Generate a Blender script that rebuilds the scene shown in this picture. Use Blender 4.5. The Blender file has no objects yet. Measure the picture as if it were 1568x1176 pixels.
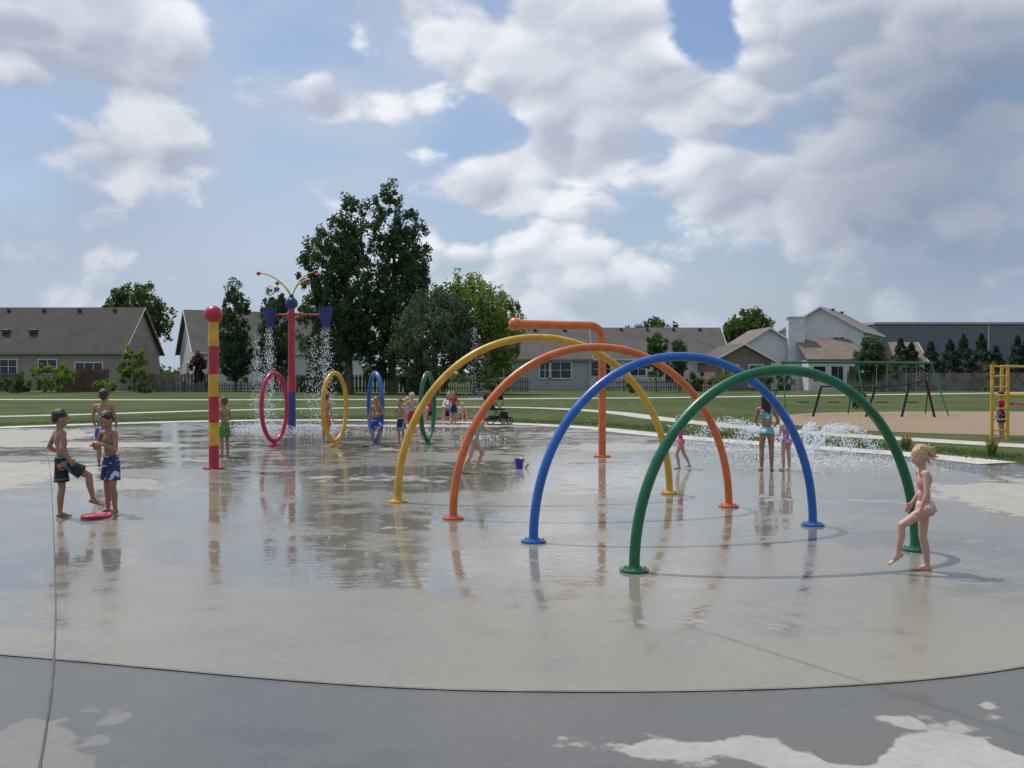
import bpy, math, random
import numpy as np
from mathutils import Vector, Matrix
random.seed(7); rng=np.random.default_rng(7)
scene=bpy.context.scene
scene.view_settings.view_transform='Standard'
try: scene.view_settings.look='None'
except Exception: pass
scene.view_settings.exposure=0

# ------------------------------------------------------------------ nodes
class NT:
    def __init__(s,nt): s.nt=nt
    def new(s,t,**k):
        n=s.nt.nodes.new(t)
        for a,b in k.items(): setattr(n,a,b)
        return n
    def put(s,sock,v):
        if v is None: return
        if isinstance(v,bpy.types.NodeSocket): s.nt.links.new(v,sock)
        else:
            if hasattr(sock.default_value,'__len__'):
                L=len(sock.default_value)
                if not hasattr(v,'__len__'): v=[v]*L
                v=list(v)
                if L==4 and len(v)==3: v=v+[1]
            sock.default_value=v
    def m(s,op,a,b=None,c=None,clamp=False):
        n=s.new('ShaderNodeMath',operation=op,use_clamp=clamp)
        for i,v in enumerate((a,b,c)):
            if v is not None: s.put(n.inputs[i],v)
        return n.outputs[0]
    def v(s,op,a,b=None,sc=None):
        n=s.new('ShaderNodeVectorMath',operation=op)
        s.put(n.inputs[0],a)
        if b is not None: s.put(n.inputs[1],b)
        if sc is not None: s.put(n.inputs['Scale'],sc)
        return n.outputs['Value'] if op in('LENGTH','DOT_PRODUCT','DISTANCE') else n.outputs[0]
    def noise(s,vec,scale,detail=4,rough=.5,dist=0):
        n=s.new('ShaderNodeTexNoise'); s.put(n.inputs['Vector'],vec)
        n.inputs['Scale'].default_value=scale;n.inputs['Detail'].default_value=detail
        n.inputs['Roughness'].default_value=rough;n.inputs['Distortion'].default_value=dist
        return n.outputs
    def voro(s,vec,scale):
        n=s.new('ShaderNodeTexVoronoi',feature='F1'); s.put(n.inputs['Vector'],vec)
        n.inputs['Scale'].default_value=scale
        return n.outputs['Distance']
    def mr(s,v,a,b,c=0,d=1,smooth=True):
        n=s.new('ShaderNodeMapRange'); n.interpolation_type='SMOOTHSTEP' if smooth else 'LINEAR'
        s.put(n.inputs['Value'],v)
        for k,x in zip(('From Min','From Max','To Min','To Max'),(a,b,c,d)): s.put(n.inputs[k],x)
        return n.outputs[0]
    def mix(s,f,a,b,mode='MIX'):
        n=s.new('ShaderNodeMix',data_type='RGBA',blend_type=mode)
        s.put(n.inputs['Factor'],f); s.put(n.inputs[6],a); s.put(n.inputs[7],b)
        return n.outputs[2]
    def bump(s,h,strength=.3,dist=.02,normal=None):
        n=s.new('ShaderNodeBump'); n.inputs['Strength'].default_value=strength;n.inputs['Distance'].default_value=dist
        s.put(n.inputs['Height'],h)
        if normal is not None: s.put(n.inputs['Normal'],normal)
        return n.outputs[0]
def newmat(name):
    m=bpy.data.materials.new(name); m.use_nodes=True
    N=NT(m.node_tree); b=m.node_tree.nodes['Principled BSDF']
    tc=N.new('ShaderNodeTexCoord').outputs['Object']
    return m,N,b,tc
def mat(name,col,rough=.6,var=.15,scale=6,bump=.1,metal=0,bscale=None,coat=0):
    m,N,b,tc=newmat(name)
    n=N.noise(tc,scale,3,.6)[0]
    c1=[max(0,x*(1-var)) for x in col]; c2=[min(1,x*(1+var)) for x in col]
    N.put(b.inputs['Base Color'],N.mix(N.mr(n,.3,.7),c1,c2))
    N.put(b.inputs['Roughness'],N.mr(n,.2,.8,max(.03,rough-.08),min(1,rough+.1)))
    b.inputs['Metallic'].default_value=metal
    b.inputs['Coat Weight'].default_value=coat
    if bump: N.put(b.inputs['Normal'],N.bump(N.noise(tc,bscale or scale*8,2,.6)[0],bump,.01))
    return m
MC={}
def M(name,*a,**k):
    if name not in MC: MC[name]=mat(name,*a,**k)
    return MC[name]

# ------------------------------------------------------------------ mesh builder
def nrm(v):
    v=np.array(v,float); return v/(np.linalg.norm(v)+1e-12)
import bmesh
def _ico(sub):
    bm=bmesh.new(); bmesh.ops.create_icosphere(bm,subdivisions=sub,radius=1)
    bm.verts.ensure_lookup_table()
    v=np.array([x.co[:] for x in bm.verts]); f=[[q.index for q in p.verts] for p in bm.faces]; bm.free(); return v,f
ICO={1:_ico(1),2:_ico(2),3:_ico(3)}
class MB:
    def __init__(s): s.v=[];s.f=[];s.m=[];s.n=0;s.cur=0
    def add(s,v,f):
        s.v.append(np.array(v,float).reshape(-1,3)); s.f+= [[i+s.n for i in q] for q in f]; s.m+=[s.cur]*len(f); s.n+=len(v)
    def sph(s,c,r,ax=None,sub=2):
        v,f=ICO[sub]; r=np.array([r]*3 if np.isscalar(r) else r,float)
        A=np.eye(3) if ax is None else np.array(ax,float)
        s.add((v*r)@A+np.array(c,float),f)
    def fru(s,a,b,ra,rb,n=14,r=None,k=1,cap=True):
        a=np.array(a,float);b=np.array(b,float);d=nrm(b-a)
        u=np.array(r,float) if r is not None else (np.array([1,0,0.]) if abs(d[0])<.8 else np.array([0,1.,0]))
        u=nrm(u-d*np.dot(u,d)); w=np.cross(d,u)
        t=np.arange(n)/n*2*math.pi
        ring=np.outer(np.cos(t),u)+np.outer(np.sin(t),w)*k
        V=np.vstack([a+ring*ra,b+ring*rb])
        F=[[i,(i+1)%n,(i+1)%n+n,i+n] for i in range(n)]
        if cap: F+=[list(range(n))[::-1],[i+n for i in range(n)]]
        s.add(V,F)
    def cap(s,a,b,ra,rb,n=12,sub=2):
        s.fru(a,b,ra,rb,n); s.sph(a,ra,sub=sub); s.sph(b,rb,sub=sub)
    def box(s,c,sz,rz=0):
        x,y,z=[q/2 for q in sz]
        V=np.array([[i*x,j*y,k*z] for k in(-1,1) for j in(-1,1) for i in(-1,1)])
        c0,s0=math.cos(rz),math.sin(rz)
        V=V@np.array([[c0,s0,0],[-s0,c0,0],[0,0,1]])+np.array(c,float)
        s.add(V,[[0,2,3,1],[4,5,7,6],[0,1,5,4],[2,6,7,3],[0,4,6,2],[1,3,7,5]])
    def tube(s,pts,r,n=14,closed=False):
        P=np.array(pts,float); N=len(P); R=np.array([r]*N if np.isscalar(r) else r,float)
        if closed: T=np.roll(P,-1,0)-np.roll(P,1,0)
        else: T=np.gradient(P,axis=0)
        T/=np.linalg.norm(T,axis=1)[:,None]
        u=np.array([0,0,1.]) if abs(T[0][2])<.8 else np.array([1,0,0.])
        if closed:
            u=nrm(np.cross(P[0]-P[N//3],P[0]-P[2*N//3]))
        V=[]
        t=np.arange(n)/n*2*math.pi
        for i in range(N):
            u=nrm(u-T[i]*np.dot(u,T[i])); w=np.cross(T[i],u)
            V.append(P[i]+(np.outer(np.cos(t),u)+np.outer(np.sin(t),w))*R[i])
        F=[]
        for i in range(N if closed else N-1):
            j=(i+1)%N
            for q in range(n): F.append([i*n+q,i*n+(q+1)%n,j*n+(q+1)%n,j*n+q])
        if not closed: F+=[list(range(n))[::-1],[(N-1)*n+q for q in range(n)]]
        s.add(np.vstack(V),F)
    def obj(s,name,mats,parent=None,loc=(0,0,0),rz=0,smooth=True):
        me=bpy.data.meshes.new(name); V=np.vstack(s.v)
        me.from_pydata(V.tolist(),[],s.f)
        if not isinstance(mats,(list,tuple)): mats=[mats]
        for q in mats: me.materials.append(q)
        me.polygons.foreach_set('material_index',np.array(s.m,dtype=np.int32))
        me.update()
        if smooth:
            try: me.shade_smooth()
            except Exception: pass
        ob=bpy.data.objects.new(name,me); scene.collection.objects.link(ob)
        if smooth:
            try: me.set_sharp_from_angle(angle=math.radians(40))
            except Exception: pass
        ob.location=loc; ob.rotation_euler=(0,0,rz)
        if parent: ob.parent=parent
        return ob
def empty(name,loc=(0,0,0),rz=0):
    e=bpy.data.objects.new(name,None); e.location=loc; e.rotation_euler=(0,0,rz); e.empty_display_size=.2
    scene.collection.objects.link(e); return e
def catmull(P,n=10,closed=True):
    P=[np.array(p,float) for p in P]; out=[]; L=len(P)
    for i in range(L if closed else L-1):
        if closed: a,b,c,d=P[i-1],P[i],P[(i+1)%L],P[(i+2)%L]
        else: a,b,c,d=P[max(i-1,0)],P[i],P[i+1],P[min(i+2,L-1)]
        for k in range(n):
            t=k/n; out.append(.5*((2*b)+(c-a)*t+(2*a-5*b+4*c-d)*t*t+(3*b-a-3*c+d)*t**3))
    if not closed: out.append(P[-1])
    return out
def sheet(name,pts,z,m):
    me=bpy.data.meshes.new(name); me.from_pydata([(p[0],p[1],z) for p in pts],[],[list(range(len(pts)))])
    me.materials.append(m); me.update()
    if me.polygons[0].normal.z<0: me.flip_normals()
    ob=bpy.data.objects.new(name,me); scene.collection.objects.link(ob); return ob
def ribbon(name,pts,w,z,m,n=8,parent=None):
    P=catmull([(p[0],p[1]) for p in pts],n,False); P=np.array(P); T=np.gradient(P,axis=0);T/=np.linalg.norm(T,axis=1)[:,None]
    Nn=np.stack([-T[:,1],T[:,0]],1)
    wv=np.full(len(P),w) if w>.3 else w*rng.uniform(.55,1.35,len(P))
    A=P+Nn*wv[:,None]/2;B=P-Nn*wv[:,None]/2;V=[(a[0],a[1],z) for a in A]+[(b[0],b[1],z) for b in B];L=len(P)
    me=bpy.data.meshes.new(name); me.from_pydata(V,[],[[i,i+L,i+L+1,i+1] for i in range(L-1)])
    me.materials.append(m); me.update(); ob=bpy.data.objects.new(name,me); scene.collection.objects.link(ob)
    if parent: ob.parent=parent
    return ob

# ------------------------------------------------------------------ world
SUN=nrm([-.8*math.cos(math.radians(62)),.6*math.cos(math.radians(62)),math.sin(math.radians(62))])
w=bpy.data.worlds.new("World"); scene.world=w; w.use_nodes=True
N=NT(w.node_tree); bg=w.node_tree.nodes['Background']
sky=N.new('ShaderNodeTexSky',sky_type='NISHITA'); sky.sun_disc=False
sky.sun_elevation=math.radians(62); sky.sun_rotation=math.radians(307); sky.air_density=1.2; sky.dust_density=1.6
D=N.new('ShaderNodeTexCoord').outputs['Generated']
D=N.v('NORMALIZE',D)
sep=N.new('ShaderNodeSeparateXYZ'); N.put(sep.inputs[0],D); z=sep.outputs[2]
def dirpx(u,v):
    return nrm([(u-784)/1500,1,(570-v)/1500])
q0=N.v('MULTIPLY',D,(1,1,1.6))
warp=N.v('SCALE',N.v('SUBTRACT',N.noise(q0,5,3)[1],(.5,.5,.5)),sc=.10)
q=N.v('ADD',q0,warp)
qo=N.v('ADD',q,(-.016,0,.034))
n1=N.noise(q,4.6,8,.56)[0]; n1s=N.noise(q,4.6,3,.56)[0]; n2=N.noise(qo,4.6,3,.56)[0]
wq=N.v('ADD',q,N.v('SCALE',N.v('SUBTRACT',N.noise(q0,22,3,.6)[1],(.5,.5,.5)),sc=.040))
v1=N.voro(wq,15); v2=N.voro(N.v('ADD',wq,(-.010,0,.022)),15)
soft=N.noise(N.v('MULTIPLY',D,(1,1,2.2)),2.8,5,.55)[0]
def blob(u,v,ru,rv,amp):
    c=dirpx(u,v); d=N.v('MULTIPLY',N.v('SUBTRACT',D,tuple(c)),(1500/ru,1500/ru,1500/rv))
    return N.m('MULTIPLY',N.mr(N.v('LENGTH',d),1.5,0),amp)
bias=None
for b in [(400,70,90,100,-.16),(1075,55,75,90,-.32),(720,200,90,50,-.14),(430,245,120,40,-.10),
          (540,165,140,38,.22),(640,60,120,70,.14),(900,90,170,80,.24),(1070,150,75,50,.20),(855,245,85,32,.22),(1115,285,85,50,.20),(760,290,60,45,.16),
          (160,70,260,110,.19),(1400,150,230,200,.22),(1240,320,130,60,.14),(210,250,170,50,.16),(950,320,200,60,.04)]:
    o=blob(*b); bias=o if bias is None else N.m('ADD',bias,o)
dens=N.m('ADD',N.m('ADD',n1,bias),N.m('MULTIPLY',N.m('SUBTRACT',.45,v1),.16))
cov=N.mr(dens,.49,.585)
cov2=N.mr(N.m('ADD',soft,N.m('MULTIPLY',bias,.7)),.36,.64,.04,.80)
rel=N.m('ADD',N.m('MULTIPLY',N.m('SUBTRACT',n1s,n2),3.6),N.m('MULTIPLY',N.m('SUBTRACT',v2,v1),1.5))
relief=N.m('ADD',rel,.56,clamp=True)
edge=N.mr(dens,.54,.86,1,.45)
shade=N.m('MULTIPLY',relief,edge,clamp=True)
shade=N.m('ADD',N.m('MULTIPLY',shade,1.0),.10,clamp=True)
cc=N.mix(shade,(.41,.47,.585),(.90,.92,.96))
dark=N.m('ADD',blob(1480,270,300,240,.95),N.m('ADD',blob(40,250,260,200,.40),blob(1520,60,200,120,.35)),clamp=True)
cc=N.mix(N.m('MULTIPLY',dark,.85),cc,(.21,.27,.38))
skyc=N.mix(1.0,sky.outputs[0],(.093,.100,.116),'MULTIPLY')
soft_c=N.mix(dark,(.50,.58,.71),(.19,.25,.36))
c=N.mix(cov2,skyc,soft_c)
hz=N.mr(z,.0,.15,.82,0)
c=N.mix(N.m('MULTIPLY',cov,.95),c,cc)
c=N.mix(hz,c,N.mix(N.mr(dark,0,.8,0,.7),(.43,.52,.64),(.28,.36,.47)))
c=N.mix(N.mr(z,-.02,-.005,1,0),c,(.25,.28,.28))
N.put(bg.inputs[0],N.mix(1.0,c,(10,10,10),'MULTIPLY'))
bg.inputs[1].default_value=.1
try: w.cycles.sampling_method='MANUAL'; w.cycles.sample_map_resolution=512
except Exception: pass

L=bpy.data.lights.new('sun','SUN'); L.energy=3.3; L.angle=math.radians(.5); L.color=(1,.95,.87)
lo=bpy.data.objects.new('sun',L); scene.collection.objects.link(lo); lo.location=(-30,20,60)
lo.rotation_euler=Vector(-SUN).to_track_quat('-Z','Y').to_euler()

cam=bpy.data.cameras.new('camera'); co=bpy.data.objects.new('camera',cam); scene.collection.objects.link(co)
co.location=(0,0,1.75); co.rotation_euler=(math.radians(90-.69),0,0); cam.lens=34.44; cam.sensor_width=36; cam.clip_end=3000; scene.camera=co

# ------------------------------------------------------------------ ground
m,Nn,b,tc=newmat('grass_mat')
a=Nn.noise(tc,.12,4,.6)[0]; f=Nn.noise(Nn.v('MULTIPLY',tc,(.5,1,1)),1.2,6,.75)[0]; g=Nn.noise(tc,30,2,.7)[0]
c=Nn.mix(Nn.mr(a,.38,.62),(.046,.080,.022),(.086,.118,.040))
c=Nn.mix(Nn.mr(f,.42,.68,0,.85),c,(.130,.135,.060)); c=Nn.mix(Nn.mr(g,.4,.75,0,.5),c,(.03,.052,.016))
Nn.put(b.inputs['Base Color'],c); b.inputs['Roughness'].default_value=.95; b.inputs['Specular IOR Level'].default_value=.1
Nn.put(b.inputs['Normal'],Nn.bump(g,.8,.05))
grass=m
sheet('grass_ground',[(-1500,-600),(1500,-600),(1500,2400),(-1500,2400)],0,grass)

def concrete(name,wetcol,drycol,ell,dryth,matte_y,spec,rwet=(.035,.23),damp_near=.34,pth=(.44,.53)):
    m,N,b,tc=newmat(name)
    nz=N.noise(tc,.9,3,.68)[1]
    P=N.v('ADD',tc,N.v('SCALE',N.v('SUBTRACT',nz,(.5,.5,.5)),sc=2.2))
    mid=N.noise(tc,2.4,6,.68)[0]
    big=N.noise(N.v('MULTIPLY',tc,(.55,1,1)),.42,4,.62)[0]
    fine=N.noise(tc,17,2,.7)[0]
    midc=N.m('MULTIPLY',N.m('SUBTRACT',mid,.5),1.5)
    dry=None
    for (x,y,rx,ry,k) in ell:
        d=N.v('LENGTH',N.v('MULTIPLY',N.v('SUBTRACT',P,(x,y,0)),(1/rx,1/ry,0)))
        o=N.m('MULTIPLY',N.mr(N.m('ADD',d,midc),1.10,.92),k); dry=o if dry is None else N.m('MAXIMUM',dry,o)
    isl=N.mr(N.m('ADD',N.m('MULTIPLY',big,.65),N.m('MULTIPLY',mid,.40)),dryth-.04,dryth+.03,0,.6)
    dry=N.m('MAXIMUM',dry,isl)
    spy=N.new('ShaderNodeSeparateXYZ'); N.put(spy.inputs[0],tc); yy=spy.outputs[1]
    near=N.mr(yy,matte_y[0],matte_y[1],1,0)
    pud=N.m('ADD',N.m('MULTIPLY',big,.65),N.m('MULTIPLY',mid,.35))
    pud=N.mr(N.m('SUBTRACT',pud,N.m('MULTIPLY',near,.08)),pth[0],pth[1])
    c=N.mix(pud,wetcol,[x*.70 for x in wetcol])
    c=N.mix(N.mr(mid,.35,.72,0,.30),c,[x*.68 for x in wetcol])
    c=N.mix(N.mr(fine,.35,.75,0,.30),c,[x*.60 for x in wetcol])
    c=N.mix(N.mr(N.noise(tc,.18,2,.6)[0],.38,.62,0,.4),c,[wetcol[0]*1.3,wetcol[1]*1.22,wetcol[2]*1.05])
    dc=N.mix(N.mr(mid,.3,.7),[x*.80 for x in drycol],drycol)
    dc=N.mix(N.mr(fine,.35,.8,0,.4),dc,[x*.65 for x in drycol])
    c=N.mix(dry,c,dc)
    N.put(b.inputs['Base Color'],c)
    matte=N.m('ADD',rwet[1],N.m('MULTIPLY',near,damp_near-rwet[1]))
    rw=N.m('ADD',N.m('MULTIPLY',pud,rwet[0]),N.m('MULTIPLY',N.m('SUBTRACT',1,pud),matte))
    N.put(b.inputs['Roughness'],N.m('ADD',N.m('MULTIPLY',rw,N.m('SUBTRACT',1,dry)),N.m('MULTIPLY',dry,.8)))
    N.put(b.inputs['Specular IOR Level'],N.mr(dry,0,1,spec,.25))
    rip=N.noise(N.v('MULTIPLY',tc,(1,1.6,1)),6,2,.5)[0]
    N.put(b.inputs['Normal'],N.bump(N.m('ADD',rip,N.m('MULTIPLY',fine,.25)),.13,.012))
    return m
outer=[(9.6,18.5),(9.1,20.8),(7.7,22.9),(5.5,25.8),(4.1,28.5),(2.4,31.8),(-.3,34.2),(-4.6,36.2),(-9.4,36.2),(-13.4,34.2),(-17,31),(-21,26),(-24,18),(-24,8),(-24,-8),(16,-8),(15,4),(13,11),(11,15.5)]
apron=concrete('apron_concrete',(.118,.118,.112),(.40,.385,.355),[(1.9,4.40,1.5,.30,1),(8.8,13.4,1.7,3.2,.9),(-2.1,4.35,.35,.5,.30),(3.2,4.8,.9,.3,.9)],.66,(3,9),.40,(.12,.30),.28)
sheet('concrete_apron',catmull(outer,6),.004,apron)
padpts=[(-3.2,6.03),(0,5.33),(3.1,5.8),(5.8,8.0),(7.7,11.6),(8.0,15.5),(7.6,19),(6.2,22.4),(4.3,25.6),(2.6,29),(.5,31.6),(-3.5,33.8),(-8.4,34.2),(-13,32.4),(-16.6,29),(-18.5,23),(-17,16),(-13,10.5),(-7.8,7.2)]
padm=concrete('splash_pad_concrete',(.235,.222,.188),(.40,.38,.335),[(7.3,13.2,1.3,2.2,.95),(-8.9,16.6,1.6,2.4,.95),(2.6,22.8,1.5,1.2,.9),(-10.5,23.5,2.6,1.0,.9),(-14.5,26,3,4,.9),(5.6,21.6,1.1,.8,.8),(-3,31.9,6,.7,.9),(-6.2,15.2,.8,1.0,.5)],.625,(5.5,8.8),.55)
pad_loop=catmull(padpts,10)
sheet('splash_pad',pad_loop,.008,padm)
rimm=mat('dry_rim_concrete',(.47,.445,.40),.85,.18,1.1,.1)
ribbon('concrete_rim',[p for p in [(9.3,18.7),(8.6,20.4),(7.3,22.3),(5.1,25.3),(3.7,28),(2.0,31.2),(-.5,33.4),(-4.6,35.4),(-9.3,35.4),(-13.1,33.5),(-16.6,30.3),(-20.3,25.5),(-23,18)]],1.0,.012,rimm)
jm=mat('joint_mat',(.085,.08,.072),.8,.3,5,0)
je=empty('pavement_joints')
ribbon('joint_perimeter',[p for p in padpts[-4:]+padpts[:6]],.008,.014,jm,24,je)
ribbon('joint_1',[(-2.0,4.1),(-2.8,5.97),(-4.4,9.4),(-8.6,18.2),(-11,23)],.010,.0145,jm,16,je)
ribbon('joint_2',[(1.19,6.73),(1.94,5.53),(2.7,4.3)],.005,.015,jm,16,je)
ribbon('joint_3',[(-2.0,4.1),(-1.6,3),(-1.2,1)],.009,.0152,jm,4,je)
pathm=mat('path_concrete',(.44,.41,.36),.9,.15,2,.1)
ribbon('concrete_path',[(-40,30),(-27,35),(-19,39.5),(-13,45),(-5,49),(1,48),(4.2,43),(5.8,36),(8.0,29.5),(10.6,25.2),(14,21.5),(22,16)],1.2,.006,pathm)
ribbon('concrete_path',[(-60,66),(-20,62),(6,66),(20,72),(45,84),(70,92)],2.0,.005,pathm)
mm,Nn,b,tc=newmat('mulch_mat')
f=Nn.noise(tc,9,5,.8)[0]; a=Nn.noise(tc,.6,4)[0]
Nn.put(b.inputs['Base Color'],Nn.mix(Nn.mr(f,.3,.7),Nn.mix(a,(.17,.115,.07),(.28,.20,.125)),(.32,.245,.165))); b.inputs['Roughness'].default_value=1
Nn.put(b.inputs['Normal'],Nn.bump(f,.8,.05))
sheet('playground_mulch',catmull([(9.6,37),(9.4,32),(11.2,28.5),(15,26.2),(20,22),(32,22),(36,38),(24,43),(14,42.5)],6),.009,mm)

# ------------------------------------------------------------------ play structures
PAINT=dict(yellow=(.58,.34,.025),orange=(.60,.14,.03),blue=(.010,.11,.40),green=(.0,.115,.042),red=(.40,.012,.03),navy=(.01,.03,.16),pink=(.45,.012,.06))
def paint(k): return M('paint_'+k,PAINT[k],.36,.16,5,.05,0,None,.15)
steel=M('galvanised_steel',(.4,.4,.4),.4,.2,20,.1,.9)
def flange(e,x,y,k,r=.13,nm='flange'):
    B=MB(); B.fru((x,y,.010),(x,y,.030),r,r,28); B.fru((x,y,.03),(x,y,.055),.075,.062,20)
    B.obj(nm,paint(k),e)
    B=MB()
    for i in range(6):
        t=i*math.pi/3+.3; B.fru((x+math.cos(t)*r*.78,y+math.sin(t)*r*.78,.03),(x+math.cos(t)*r*.78,y+math.sin(t)*r*.78,.045),.011,.011,6)
    B.obj(nm+'_bolts',steel,e)
def arch(k,a,b,h,r):
    cx,cy=(a[0]+b[0])/2,(a[1]+b[1])/2; e=empty('water_arch',(cx,cy,0))
    ux,uy=(b[0]-a[0])/2,(b[1]-a[1])/2
    pts=[]
    for i in range(65):
        t=math.pi*i/64; c=-math.cos(t); s_=math.sin(t)
        c=math.copysign(abs(c)**.97,c)
        pts.append((ux*c,uy*c,.03+(h-.03)*s_**.97))
    B=MB(); B.tube(pts,r,20); B.obj('arch_tube',paint(k),e)
    B=MB()
    for i in range(6,60,6):
        p=np.array(pts[i]); cc=p-np.array([0,0,1])*r*.98; B.fru(cc,cc-np.array([0,0,.012]),.012,.009,8)
    B.obj('spray_nozzles',steel,e)
    flange(e,-ux,-uy,k,nm='flange_1'); flange(e,ux,uy,k,nm='flange_2')
arch('green',(1.07,8.55),(3.94,9.55),1.77,.048)
arch('blue',(.22,10.02),(3.42,11.12),1.92,.048)
arch('orange',(-.70,11.62),(2.81,12.68),2.06,.049)
arch('yellow',(-1.53,13.1),(2.26,14.04),2.23,.050)
e=empty('water_cannon_pole',(1.86,20.2,0))
B=MB(); pts=[(0,0,.03),(0,0,1.2),(0,0,2.45)]+[( -.26+.26*math.cos(t),-.03*t,2.45+.26*math.sin(t)) for t in np.linspace(.2,math.pi/2,8)]+[(-.9,-.25,2.71),(-1.72,-.6,2.71)]
R=[.078]*3+[.078+.001*i for i in range(8)]+[.088,.09]
B.tube(pts,R,20); B.sph((-1.80,-.63,2.71),.135,sub=3); B.obj('pole_and_arm',paint('orange'),e); flange(e,0,0,'orange',.18)
e=empty('striped_spray_pole',(-5.39,17.7,0))
ks=['red','yellow','red','yellow','red','yellow']
zt=[.03,.43,.84,1.31,1.71,2.22,2.66]
for i in range(6):
    B=MB(); B.fru((0,0,zt[i]),(0,0,zt[i+1]),.092,.092,28); B.obj('band_%d'%(i+1),paint(ks[i]),e)
B=MB(); B.sph((0,0,2.79),.165,sub=3); B.obj('ball_top',paint('red'),e); flange(e,0,0,'red',.2)
B=MB()
for i in range(8):
    t=i*math.pi/4; B.fru((.09*math.cos(t),.09*math.sin(t),2.3),(.105*math.cos(t),.105*math.sin(t),2.3),.014,.01,8)
B.obj('nozzles',steel,e)
e=empty('dumping_bucket_pole',(-6.7,29.8,0))
B=MB(); B.fru((0,0,.02),(0,0,1.15),.125,.11,24); B.obj('lower_post',paint('navy'),e)
B=MB(); B.fru((0,0,1.15),(0,0,3.75),.11,.095,24); B.tube([(-.75,0,3.50),(0,0,3.50),(1.0,0,3.50)],.03,10); B.obj('upper_post',paint('red'),e)
B=MB(); B.sph((0,0,3.84),.19,sub=3); B.fru((0,0,4.0),(0,0,4.12),.09,.05,16); B.obj('hub_ball',paint('navy'),e)
for i,(dx,dz,dy) in enumerate([(-1.0,4.75,0),(.75,4.78,-.1),(-.55,4.5,.5),(.3,4.55,.55)]):
    P=[(dx*t**1.2,dy*t,4.0+(dz-4.0)*(1-(1-t)**2)) for t in np.linspace(0,1,10)]
    B=MB(); B.tube(P,.018,8); B.obj('antenna_%d'%(i+1),paint('yellow'),e)
    B=MB(); B.sph(P[-1],.065); B.obj('antenna_ball_%d'%(i+1),paint('red'),e)
for i,dx in enumerate((-.68,1.02)):
    B=MB(); B.fru((dx,0,3.72),(dx+.03,0,3.12),.22,.11,20,cap=False); B.fru((dx+.03,0,3.13),(dx+.03,0,3.11),.11,.11,20)
    B.obj('bucket_%d'%(i+1),paint('navy'),e)
def ring(k,x,y,phi):
    e=empty('spray_ring',(x,y,0),math.radians(phi))
    B=MB(); B.tube([(.5*math.cos(t),0,.93+.80*math.sin(t)) for t in np.linspace(0,2*math.pi,57)[:-1]],.052,14,True)
    B.fru((0,0,.02),(0,0,.12),.07,.06,16); B.obj('ring_tube',paint(k),e); flange(e,0,0,k,.17)
ring('pink',-5.63,23.2,68); ring('yellow',-4.2,23.2,67); ring('blue',-3.32,23.8,117); ring('green',-2.05,23.8,76)

# ------------------------------------------------------------------ people
SK={'fair':M('skin_fair',(.43,.245,.17),.5,.08,8,.05),'tan':M('skin_tan',(.31,.165,.10),.5,.1,8,.05),'pale':M('skin_pale',(.50,.30,.22),.5,.08,8,.05)}
HR={'dark':M('hair_dark',(.022,.014,.010),.45,.4,60,.6,0,90),'brown':M('hair_brown',(.09,.05,.028),.5,.4,60,.6,0,90),'blond':M('hair_blond',(.42,.30,.14),.5,.4,45,.8,0,70)}
whitem=M('eye_white',(.8,.8,.78),.2,.02,5,0); irism=M('eye_iris',(.03,.02,.015),.2,.1,5,0); lipm=M('lips',(.38,.12,.10),.4,.1,9,0)
CL={}
def cloth(k,c,c2=None):
    if k in CL: return CL[k]
    m,N,b,tc=newmat('cloth_'+k)
    n=N.noise(tc,18,3)[0]
    col=N.mix(N.mr(n,.3,.7,0,.35),c,[x*.6 for x in c])
    if c2: col=N.mix(N.mr(N.noise(tc,13,1,.4)[0],.55,.60),col,c2)
    N.put(b.inputs['Base Color'],col); b.inputs['Roughness'].default_value=.75
    N.put(b.inputs['Normal'],N.bump(N.noise(tc,25,3)[0],.5,.03)); CL[k]=m; return m
cloth('black',(.015,.017,.02)); cloth('teal',(.02,.24,.22)); cloth('blue',(.02,.07,.30),(.5,.55,.6)); cloth('navy',(.015,.03,.13)); cloth('green',(.06,.25,.04)); cloth('red',(.45,.03,.03))
cloth('pink',(.60,.09,.26)); cloth('lpink',(.58,.28,.29),(.66,.48,.45)); cloth('purple',(.45,.18,.42),(.7,.4,.6)); cloth('aqua',(.10,.42,.48),(.6,.7,.7)); cloth('orange',(.6,.2,.05)); cloth('white',(.7,.7,.68)); cloth('floral',(.02,.035,.16),(.55,.6,.65))
def remeshed(B,vox,smooth_it,name):
    me=bpy.data.meshes.new('t'); me.from_pydata(np.vstack(B.v).tolist(),[],B.f)
    ob=bpy.data.objects.new('t',me); scene.collection.objects.link(ob)
    r=ob.modifiers.new('r','REMESH'); r.mode='VOXEL'; r.voxel_size=vox
    s=ob.modifiers.new('s','SMOOTH'); s.factor=.5; s.iterations=smooth_it
    dg=bpy.context.evaluated_depsgraph_get(); dg.update()
    out=bpy.data.meshes.new_from_object(ob.evaluated_get(dg)); out.name=name
    bpy.data.objects.remove(ob); bpy.data.meshes.remove(me)
    try: out.shade_smooth()
    except Exception: pass
    return out
def centers(me):
    c=np.empty(len(me.polygons)*3); me.polygons.foreach_get('center',c); return c.reshape(-1,3)
def link(me,name,mats,e,idx=None):
    me.materials.clear()
    for q in mats: me.materials.append(q)
    if idx is None: idx=np.zeros(len(me.polygons),dtype=np.int32)
    me.polygons.foreach_set('material_index',idx.astype(np.int32)); me.update()
    ob=bpy.data.objects.new(name,me); scene.collection.objects.link(ob); ob.parent=e; return ob
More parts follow.
